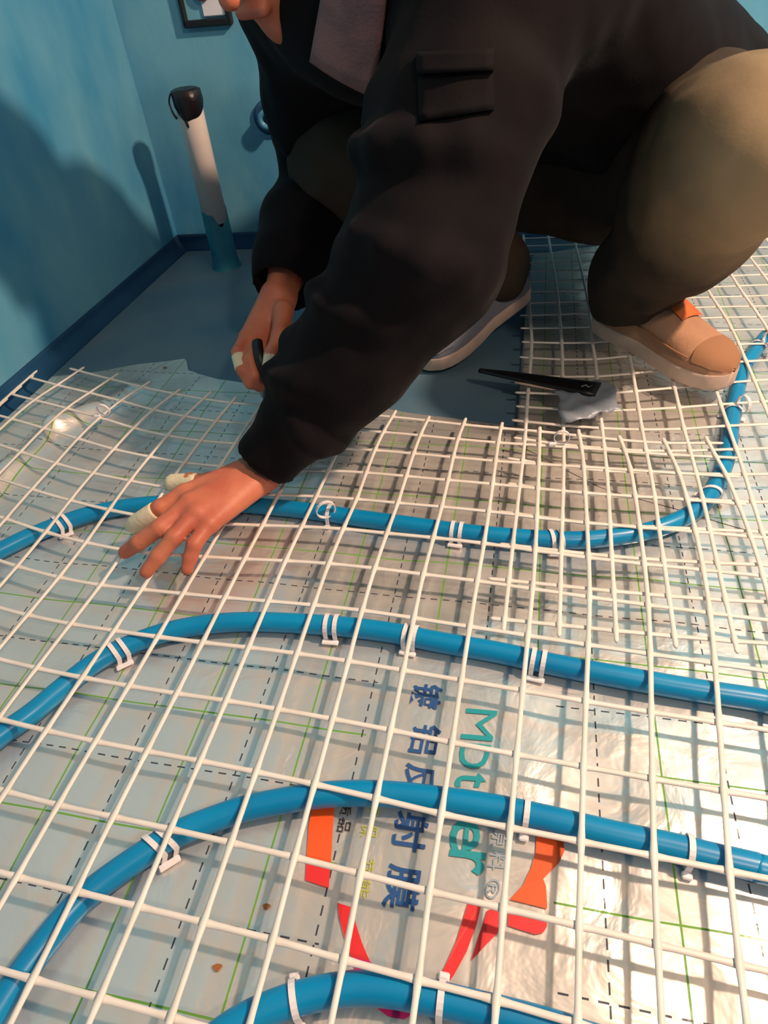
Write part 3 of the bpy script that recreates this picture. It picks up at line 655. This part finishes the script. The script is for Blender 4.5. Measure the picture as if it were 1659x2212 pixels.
for sd in (-1, 1):
    c = HD + SH * sd * 0.031 + UH * 0.012 + FH * 0.074
    sp = bpy.data.meshes.new('eye'); bm = bmesh.new(); bmesh.ops.create_uvsphere(bm, u_segments=16, v_segments=10, radius=0.0115); bmesh.ops.translate(bm, vec=Vector(c), verts=bm.verts); bm.to_mesh(sp); bm.free()
    sp.polygons.foreach_set('use_smooth', [True] * len(sp.polygons)); sp.materials.append(M['eye']); o = bpy.data.objects.new('eye', sp); C.objects.link(o); o.parent = person
    q = c + FH * 0.0098; mesh_obj('iris', *sweep(np.array([q, q + FH * 0.0022]), 0.0052, 0.0052, 16), M['hair'], o)
H = SDF(HD - 0.17, HD + 0.17, 0.004)
H.ell(HD + UH * 0.030 - FH * 0.020, (0.084, 0.104, 0.102), AX, 0.01)
H.ell(HD - UH * 0.060 + FH * 0.075, (0.10, 0.115, 0.085), AX, 0.012, 'sub')
H.cut(HD - UH * 0.055, -UH, 0.3)
hv, hf = H.mesh(); hv = relax(hv, hf, 2)
if len(hf): fast_obj('hair', hv, hf, M['hair'], person)

def sleeve_bandage(P, r, name='finger_tape'):
    Q = catmull(P, 5); n = len(Q); rr = np.array([r] * n); rr[-1] *= 0.55; rr[-2] *= 0.86
    o = mesh_obj(name, *sweep(Q, rr, rr, 14), M['bandage'], person); return o
I = fing_l['index']; sleeve_bandage([I[1] * 0.75 + I[2] * 0.25, I[2], I[3] + (I[3] - I[2]) * 0.34], 0.0112)
sleeve_bandage([thumb_l[1] * 0.4 + thumb_l[2] * 0.6, thumb_l[2] * 0.5 + thumb_l[3] * 0.5, thumb_l[3] + (thumb_l[3] - thumb_l[2]) * 0.22], 0.0122)
I = fing_r['index']; sleeve_bandage([I[1] * 0.8 + I[2] * 0.2, I[2] * 0.6 + I[1] * 0.4, I[2]], 0.0112)
sleeve_bandage([thumb_r[2], thumb_r[2] * 0.5 + thumb_r[3] * 0.5, thumb_r[3] + (thumb_r[3] - thumb_r[2]) * 0.16], 0.0124)

# clothes -------------------------------------------------------------------
def folds(v, nrm, amp, sc, seed):
    out = v.copy()
    for k in range(len(v)):
        p = v[k] * sc + seed
        out[k] += nrm[k] * amp * (noise.noise(p) + 0.5 * noise.noise(p * 2.3) - 0.35 * abs(noise.noise(p * 1.4 + np.array([5., 1, 2]))))
    return out
J = SDF((-0.36, 0.46, 0.00), (0.82, 1.62, 0.80), 0.0055)
ls = [LS, LS * 0.5 + LE * 0.5 + V(0.006, -0.004, 0), LE + V(0.012, 0.0, -0.004), LE * 0.55 + LW * 0.45 + V(0.012, 0, -0.004), LW + (LE - LW) * 0.06]
J.chain(ls, [0.098, 0.090, 0.086, 0.068, 0.043], 0.03)
J.chain([RS, RS * 0.5 + RE * 0.5, RE], [0.086, 0.070, 0.064], 0.03); J.cone(RS + V(-0.01, -0.02, 0.03), NK + V(-0.05, 0.0, 0.03), 0.072, 0.070, 0.04)
J.chain([RE * 0.8 + at(655, 480, 1.06) * 0.2, at(655, 488, 1.06), at(628, 560, 1.035), RWr + (RE - RWr) * 0.10], [0.062, 0.068, 0.062, 0.050], 0.012)
J.chain([LS, NK - V(0, 0, 0.03), RS], [0.095, 0.095, 0.074], 0.05)
FW = np.cross(LS - RS, NK - PV); FW /= np.linalg.norm(FW)   # the way the chest faces
J.cone(LS, LH + V(0.02, 0, 0.03), 0.105, 0.140, 0.06); J.cone(RS + V(0.04, 0.0, 0), RH + V(0.02, 0, 0.07), 0.095, 0.140, 0.06); J.cone(NK - UP * 0.02, PV + V(0.02, 0.03, 0.05), 0.115, 0.150, 0.06)
J.cone(PV + V(0.05, 0.02, 0.03), LH + V(0.07, -0.02, 0.02), 0.11, 0.09, 0.06)
# puckers and creases round the sleeves
def pucker(a, b, t, r, rad, tilt, sgn, k=0.02):
    ax = (b - a) / np.linalg.norm(b - a); c = a + (b - a) * t; u = np.cross(ax, V(0.3, -0.8, 0.5)); u /= np.linalg.norm(u); w_ = np.cross(ax, u); pts = []
    for th in np.linspace(tilt, tilt + 2.4, 6): pts.append(c + (u * math.cos(th) + w_ * math.sin(th)) * r + ax * 0.035 * math.sin(th * 1.0 - tilt))
    J.chain(pts, [rad * 0.4, rad, rad, rad, rad * 0.8, rad * 0.3], k, 'add' if sgn > 0 else 'sub')
for t, tl in ((0.55, 0.2), (0.75, 1.2), (0.95, 3.4), (0.35, 2.2), (0.65, 4.3)): pucker(LS, LE, t, 0.086, 0.010, tl, 1, 0.025)
for t, tl in ((0.10, 0.4), (0.28, 1.8), (0.45, 0.0), (0.62, 2.6), (0.18, 4.2), (0.52, 4.8)): pucker(LE, LW, t, 0.078 - 0.040 * t, 0.008, tl, 1, 0.022)
for t, tl in ((0.7, 0.5), (0.5, 3.8)): pucker(RS, RE, t, 0.066, 0.007, tl, 1)
J.cut(LW + (LE - LW) * 0.03, LW - LE, 0.07); J.cut(RWr + (RE - RWr) * 0.06, RWr - RE, 0.08)
J.cone(LW - (LE - LW) * 0.1, LW + (LE - LW) * 0.24, 0.033, 0.033, 0.004, 'sub'); J.cone(RWr - (RE - RWr) * 0.1, RWr + (RE - RWr) * 0.24, 0.040, 0.040, 0.004, 'sub')
J.cone(NK + V(-0.02, -0.02, 0.03), HD - UH * 0.03, 0.062, 0.075, 0.01, 'sub')             # neck opening
jv, jf = J.mesh(); jv = relax(jv, jf, 3); jv = folds(jv, vnormals(jv, jf), 0.006, 11.0, np.array([3.0, 7, 1])); jv = relax(jv, jf, 1)
jacket = fast_obj('jacket', jv, jf, M['jacket'], person); del J

T_ = SDF((-0.16, 0.62, 0.00), (0.80, 1.60, 0.56), 0.0055)
T_.chain([LH, LH * 0.45 + LK * 0.55, LK + V(0.005, -0.006, 0.0), LK * 0.55 + LA * 0.45 + V(0.004, 0, 0), LA + V(0, 0, 0.02), LA - V(0.002, -0.006, 0.03)], [0.118, 0.100, 0.084, 0.080, 0.066, 0.064], 0.04)
T_.chain([RH, RH * 0.45 + RK * 0.55, RK, RK * 0.5 + RA * 0.5, RA, RA + V(0.006, 0.0, -0.012)], [0.118, 0.098, 0.082, 0.078, 0.064, 0.062], 0.04)
T_.chain([LH, PV - V(0, 0, 0.02), RH], [0.125, 0.140, 0.125], 0.05)
T_.cone(PV - V(0, 0, 0.055), RH * 0.5 + RK * 0.5 - V(0, 0, 0.05), 0.12, 0.085, 0.05); T_.cone(PV - V(0, 0, 0.055), LH * 0.6 + LK * 0.4 - V(0, 0, 0.045), 0.12, 0.09, 0.05)
for t, dx in ((0.10, 0.01), (0.35, -0.008), (0.6, 0.006)):
    c = LA * (1 - t * 0.35) + LK * t * 0.35; T_.chain([c + V(-0.066, -0.01, 0.0), c + V(-0.02, -0.066, -0.008 + dx), c + V(0.05, -0.045, 0.006)], [0.006, 0.011, 0.006], 0.014)
for t in (0.05, 0.3):
    c = RA * (1 - t * 0.4) + RK * t * 0.4; T_.chain([c + V(0.064, -0.01, 0.004), c + V(0.03, -0.058, -0.006), c + V(-0.04, -0.05, 0.0)], [0.006, 0.012, 0.006], 0.014)
T_.cut(LA - V(0.002, -0.006, 0.046), V(0.10, -0.15, -1), 0.1); T_.cut(RA + V(0.012, 0, -0.055), V(-0.3, -0.2, -1), 0.1)
tv, tf = T_.mesh(); tv = relax(tv, tf, 3); tv = folds(tv, vnormals(tv, tf), 0.005, 12.0, np.array([1.0, 2, 9])); tv = relax(tv, tf, 1)
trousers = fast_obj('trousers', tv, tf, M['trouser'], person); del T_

# paler tone round the raised knee, its edge broken by noise
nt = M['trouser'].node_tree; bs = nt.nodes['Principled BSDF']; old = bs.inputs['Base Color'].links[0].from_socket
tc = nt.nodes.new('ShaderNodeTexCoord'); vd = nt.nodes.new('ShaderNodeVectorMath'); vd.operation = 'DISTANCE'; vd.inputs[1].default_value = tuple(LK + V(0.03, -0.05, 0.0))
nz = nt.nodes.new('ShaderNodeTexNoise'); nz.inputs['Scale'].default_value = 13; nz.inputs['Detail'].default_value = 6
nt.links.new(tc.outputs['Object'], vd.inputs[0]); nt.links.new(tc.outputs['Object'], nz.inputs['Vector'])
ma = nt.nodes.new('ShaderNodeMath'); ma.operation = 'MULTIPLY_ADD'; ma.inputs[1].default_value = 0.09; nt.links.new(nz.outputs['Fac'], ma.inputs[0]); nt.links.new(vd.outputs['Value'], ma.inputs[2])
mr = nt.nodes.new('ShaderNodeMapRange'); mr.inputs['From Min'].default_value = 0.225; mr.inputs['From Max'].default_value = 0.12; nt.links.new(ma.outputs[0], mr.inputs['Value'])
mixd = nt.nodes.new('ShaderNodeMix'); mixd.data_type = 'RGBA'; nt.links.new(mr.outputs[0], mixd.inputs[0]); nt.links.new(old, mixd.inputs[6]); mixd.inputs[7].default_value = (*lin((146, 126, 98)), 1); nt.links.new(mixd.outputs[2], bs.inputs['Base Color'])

# collar and pocket laid on the jacket
jb = BVHTree.FromPolygons([Vector(q) for q in jv], [tuple(q) for q in jf])
def on_jacket(x, y, out):
    r = ray(x, y); h_, n_, i_, d_ = jb.ray_cast(Vector(CAM), Vector(r).normalized())
    return None if h_ is None else np.array(h_) - r / np.linalg.norm(r) * out
def patch(name, pix, m, thick, out, parent, nx=8, ny=8, flat=0.0):
    a, b, c, d = (np.array(q, float) for q in pix); top, bot = [], []      # four corners, filled bilinearly
    for i in range(nx + 1):
        for j in range(ny + 1):
            s_, t_ = i / nx, j / ny; q = (a * (1 - s_) + b * s_) * (1 - t_) + (d * (1 - s_) + c * s_) * t_
            p = on_jacket(q[0], q[1], out); top.append(p)
    good = [p for p in top if p is not None]
    if not good: return None
    for k, p in enumerate(top):
        if p is None: top[k] = min(good, key=lambda g: 0) 
    G_ = np.array(top); G_ = G_ * (1 - flat) + flat * G_.mean(0) if flat else G_
    if True:                                              # soften towards the camera side
        Gg = G_.reshape(nx + 1, ny + 1, 3)
        for _ in range(3):
            Q = Gg.copy(); Q[1:-1, 1:-1] = (Gg[:-2, 1:-1] + Gg[2:, 1:-1] + Gg[1:-1, :-2] + Gg[1:-1, 2:]) / 4; Gg = Q
        G_ = Gg.reshape(-1, 3)
    dirv = G_ - CAM; dirv /= np.linalg.norm(dirv, axis=1)[:, None]
    vs_ = list(G_) + list(G_ + dirv * thick); n1 = len(G_); fs = []; ix = lambda i, j: i * (ny + 1) + j
    for i in range(nx):
        for j in range(ny):
            q = (ix(i, j), ix(i + 1, j), ix(i + 1, j + 1), ix(i, j + 1)); fs.append(q); fs.append(tuple(n1 + k for k in q[::-1]))
    rim = [ix(i, 0) for i in range(nx)] + [ix(nx, j) for j in range(ny)] + [ix(i, ny) for i in range(nx, 0, -1)] + [ix(0, j) for j in range(ny, 0, -1)]
    for k in range(len(rim)): p, q = rim[k], rim[(k + 1) % len(rim)]; fs.append((q, p, n1 + p, n1 + q))
    return mesh_obj(name, vs_, fs, m, parent)
def flap(name, pix, probes, m, out, thick, parent, bulge=0.004, n=8):           # a stiff cloth flap lying on the plane of the chest
    H3 = np.array([on_jacket(x, y, 0.0) for x, y in probes]); c0 = H3.mean(0); nn = np.cross(H3[1] - H3[0], H3[2] - H3[0]); nn /= np.linalg.norm(nn)
    if nn @ (CAM - c0) < 0: nn = -nn
    a, b, c, d = (np.array(q, float) for q in pix); vs_, fs = [], []
    for lay in (0, 1):
        for i in range(n + 1):
            for j in range(n + 1):
                s_, t_ = i / n, j / n; q = (a * (1 - s_) + b * s_) * (1 - t_) + (d * (1 - s_) + c * s_) * t_; r = ray(*q)
                p = CAM + r * (float(nn @ (c0 + nn * out - CAM)) / float(nn @ r)); vs_.append(p + nn * (bulge * math.sin(math.pi * s_) - lay * thick))
    K = (n + 1) ** 2; ix = lambda i, j: i * (n + 1) + j
    for i in range(n):
        for j in range(n):
            q = (ix(i, j), ix(i + 1, j), ix(i + 1, j + 1), ix(i, j + 1)); fs.append(q); fs.append(tuple(K + k for k in q[::-1]))
    rim = [ix(i, 0) for i in range(n)] + [ix(n, j) for j in range(n)] + [ix(i, n) for i in range(n, 0, -1)] + [ix(0, j) for j in range(n, 0, -1)]
    for k in range(len(rim)): p, q = rim[k], rim[(k + 1) % len(rim)]; fs.append((q, p, K + p, K + q))
    return mesh_obj(name, vs_, fs, m, parent)
flap('collar', [(702, -60), (838, -60), (810, 214), (668, 134)], [(715, 30), (790, 40), (730, 130)], M['lining'], 0.012, 0.006, jacket)
pk = patch('pocket', [(900, 120), (1064, 112), (1068, 236), (905, 262)], M['jacket'], 0.006, 0.005, jacket)
patch('pocket_flap', [(898, 112), (1068, 104), (1068, 152), (900, 160)], M['jacket'], 0.006, 0.010, jacket, 8, 4)

# shoes ---------------------------------------------------------------------
def shoe(name, heel, toe, z0, lift, mats, label, tab=True):
    heel, toe = np.array(heel, float), np.array(toe, float)
    d = V(*(toe - heel), 0); Ln = np.linalg.norm(d); d /= Ln; s = np.cross(d, UP)
    d3 = d * math.cos(lift) - UP * math.sin(lift); u3 = UP * math.cos(lift) + d * math.sin(lift)
    base = V(*toe, z0) - d3 * Ln * (0.0) ; org = V(*toe, z0)
    half = [(0.00, 0.006), (0.02, 0.024), (0.06, 0.033), (0.14, 0.038), (0.30, 0.037), (0.45, 0.036), (0.60, 0.043), (0.75, 0.047), (0.86, 0.044), (0.94, 0.034), (0.985, 0.018), (1.0, 0.004)]
    ts = np.array([q[0] for q in half]); ws = np.array([q[1] for q in half])
    def P(t, x, z): return org - d3 * Ln * (1 - t) + s * x + u3 * z
    tt = np.concatenate([np.linspace(0, 0.1, 6), np.linspace(0.14, 0.88, 16), np.linspace(0.90, 1.0, 8)])
    W_ = np.interp(tt, ts, ws)
    vs_, fs = [], []
    for t, w_ in zip(tt, W_):                              # sole: rounded slab
        for x, z in ((-w_, 0.003), (-w_ * 0.95, 0.0), (w_ * 0.95, 0.0), (w_, 0.003), (w_ * 1.02, 0.022), (w_ * 0.96, 0.025), (-w_ * 0.96, 0.025), (-w_ * 1.02, 0.022)): vs_.append(P(t, x, z))
    for k in range(len(tt) - 1):
        for a in range(8): b = (a + 1) % 8; fs.append((k * 8 + a, k * 8 + b, (k + 1) * 8 + b, (k + 1) * 8 + a))
    fs += [tuple(range(8))[::-1], tuple((len(tt) - 1) * 8 + a for a in range(8))]
    top = [(0.0, 0.050), (0.05, 0.078), (0.25, 0.084), (0.42, 0.090), (0.55, 0.082), (0.68, 0.068), (0.80, 0.058), (0.90, 0.050), (0.97, 0.040), (1.0, 0.028)]
    hh = np.interp(tt, [q[0] for q in top], [q[1] for q in top]); uv, uf = [], []; ns = 14
    for t, w_, h_ in zip(tt, W_ * 0.96, hh):
        for a in range(ns + 1):
            th = math.pi * a / ns; x = -w_ * math.copysign(abs(math.cos(th)) ** 0.75, math.cos(th)); z = 0.020 + (h_ - 0.020) * math.sin(th) ** 0.8
            uv.append(P(t, x, z))
    for k in range(len(tt) - 1):
        for a in range(ns): uf.append((k * (ns + 1) + a, (k + 1) * (ns + 1) + a, (k + 1) * (ns + 1) + a + 1, k * (ns + 1) + a + 1))
    up_ = mesh_obj('shoe', uv, uf, mats[0], person)
    so = bevel(mesh_obj('sole', vs_, fs, mats[1], up_), 0.002, 1)
    cap, cf_ = [], []; tc_ = np.linspace(0.84, 1.0, 9); wc_ = np.interp(tc_, ts, ws) * 0.985; hc_ = np.interp(tc_, [q[0] for q in top], [q[1] for q in top]) + 0.0022
    for i, (t, w_, h_) in enumerate(zip(tc_, wc_, hc_)):
        for a in range(ns + 1):
            th = math.pi * (0.12 + 0.76 * a / ns); x = -w_ * math.copysign(abs(math.cos(th)) ** 0.75, math.cos(th)); z = 0.020 + (h_ - 0.020) * math.sin(th) ** 0.8
            cap.append(P(t - (0.03 * math.sin(math.pi * a / ns) if i == 0 else 0), x * 1.02, z + 0.0012))
    for k in range(len(tc_) - 1):
        for a in range(ns): cf_.append((k * (ns + 1) + a, (k + 1) * (ns + 1) + a, (k + 1) * (ns + 1) + a + 1, k * (ns + 1) + a + 1))
    mesh_obj('toe_cap', cap, cf_, mats[2], up_)
    if tab:
        tb, tbf = [], []
        for i, t in enumerate(np.linspace(0.51, 0.65, 5)):
            h_ = np.interp(t, [q[0] for q in top], [q[1] for q in top])
            for a in range(5):
                x = -0.030 + 0.011 * a; tb.append(P(t, x, h_ + 0.004 - 1.6 * abs(x) ** 1.5))
        for i in range(4):
            for a in range(4): tbf.append((i * 5 + a, (i + 1) * 5 + a, (i + 1) * 5 + a + 1, i * 5 + a + 1))
        tag(mesh_obj('tongue_tab', tb, tbf, M['orange'], up_), 'orange tongue tab')
        for sgn in (-1, 1):                                # elastic gusset line along each side
            mesh_obj('side_seam', *sweep([P(t, sgn * np.interp(t, ts, ws) * 0.96, 0.040 + 0.012 * (1 - t)) for t in np.linspace(0.35, 0.82, 10)], 0.0016, 0.0016, 6), M['toecap'], up_)
    tag(up_, label); return up_
shoe('shoe', (0.395, 1.005), (0.508, 0.775), 0.0325, 0.0, (M['shoe'], M['sole'], M['toecap']), 'tan suede slip-on shoe with pale sole')
shoe('shoe', (0.290, 1.125), (0.085, 0.955), 0.006, 0.16, (M['greyshoe'], M['sole'], M['greyshoe']), 'grey suede shoe with raised heel', tab=False)

# ------------------------------------------------------------------ small things on the floor and in the hand
a, b = fl(1035, 800, 0.036), fl(1292, 842, 0.042)
kn = empty('black_strip', ((a + b) / 2)); tag(kn, 'flat black blade-like strip lying on the mesh between the two shoes', 'strip')
dd = (b - a) / np.linalg.norm(b - a); sd_ = np.cross(dd, UP); sd_ /= np.linalg.norm(sd_)
keep(mesh_obj('strip_body', *sweep(catmull([a, a * 0.6 + b * 0.4, b], 6), np.linspace(0.004, 0.019, 13), 0.003, 8, power=4), M['black']), kn)
keep(mesh_obj('strip_edge', *sweep(catmull([a * 0.7 + b * 0.3 - sd_ * 0.0, a * 0.35 + b * 0.65, b], 6) - V(0.0, 0.014, 0.003), np.linspace(0.002, 0.005, 13), 0.0015, 6), M['sole']), kn)
c = fl(1268, 872, 0.0345); gx_, gy_ = np.meshgrid(np.linspace(-1, 1, 14), np.linspace(-1, 1, 12), indexing='ij'); sv, sf = [], []
for i in range(14):
    for j in range(12):
        x, y = gx_[i, j], gy_[i, j]; p = c + V(0.042 * x + 0.006 * math.sin(3 * y), 0.040 * y + 0.008 * math.sin(2.5 * x), 0.002 + 0.010 * abs(noise.noise((x * 1.6, y * 1.9, 0.3))) + 0.004 * math.sin(4 * x + 2 * y) ** 2); sv.append(p)
for i in range(13):
    for j in range(11): k = i * 12 + j; sf.append((k, k + 12, k + 13, k + 1))
sc = mesh_obj('plastic_scrap', sv, sf, M['scrap']); tag(sc, 'crumpled grey plastic scrap on the mesh beside the tan shoe', 'plastic scrap'); m_ = sc.modifiers.new('solid', 'SOLIDIFY'); m_.thickness = 0.0008
pl = empty('pliers', at(566, 805, 0.950)); tag(pl, 'black-handled pliers with dull steel jaws held in the hanging hand', 'pliers')
for nm, P, r in (('handle', [at(556, 738, .962), at(560, 770, .948), at(572, 808, .955)], 0.008), ('handle', [at(600, 752, .965), at(608, 782, .955), at(592, 812, .962)], 0.0075)):
    keep(mesh_obj(nm, *sweep(catmull(P, 6), r, r * 0.8, 10), M['black']), pl)
keep(mesh_obj('pivot', *sweep(np.array([at(580, 815, .945), at(582, 817, .975)]), 0.011, 0.011, 16), M['steel']), pl)
for x in (-1, 1): keep(mesh_obj('jaw', *sweep(catmull([at(580 + 5 * x, 815, .960), at(576 + 8 * x, 836, .985), at(570 + 3 * x, 856, 1.01)], 4), [0.007] * 5 + [0.0045] * 3 + [0.002], 0.006, 8), M['steel']), pl)
for i, (x, y, r) in enumerate([(945 / 2, 2094, 0.0035), (1155 / 2, 1962, 0.003), (357, 797, 0.004)]):
    q = fl(x, y); n_ = 12; P = np.array([[q[0] + r * (1 + 0.3 * math.sin(3 * t + i)) * math.cos(t), q[1] + 0.7 * r * math.sin(t)] for t in np.linspace(0, 2 * math.pi, n_, endpoint=False)])
    project_print('dirt_spot', P, [tuple(range(n_))], M['stain'], 0.0016)
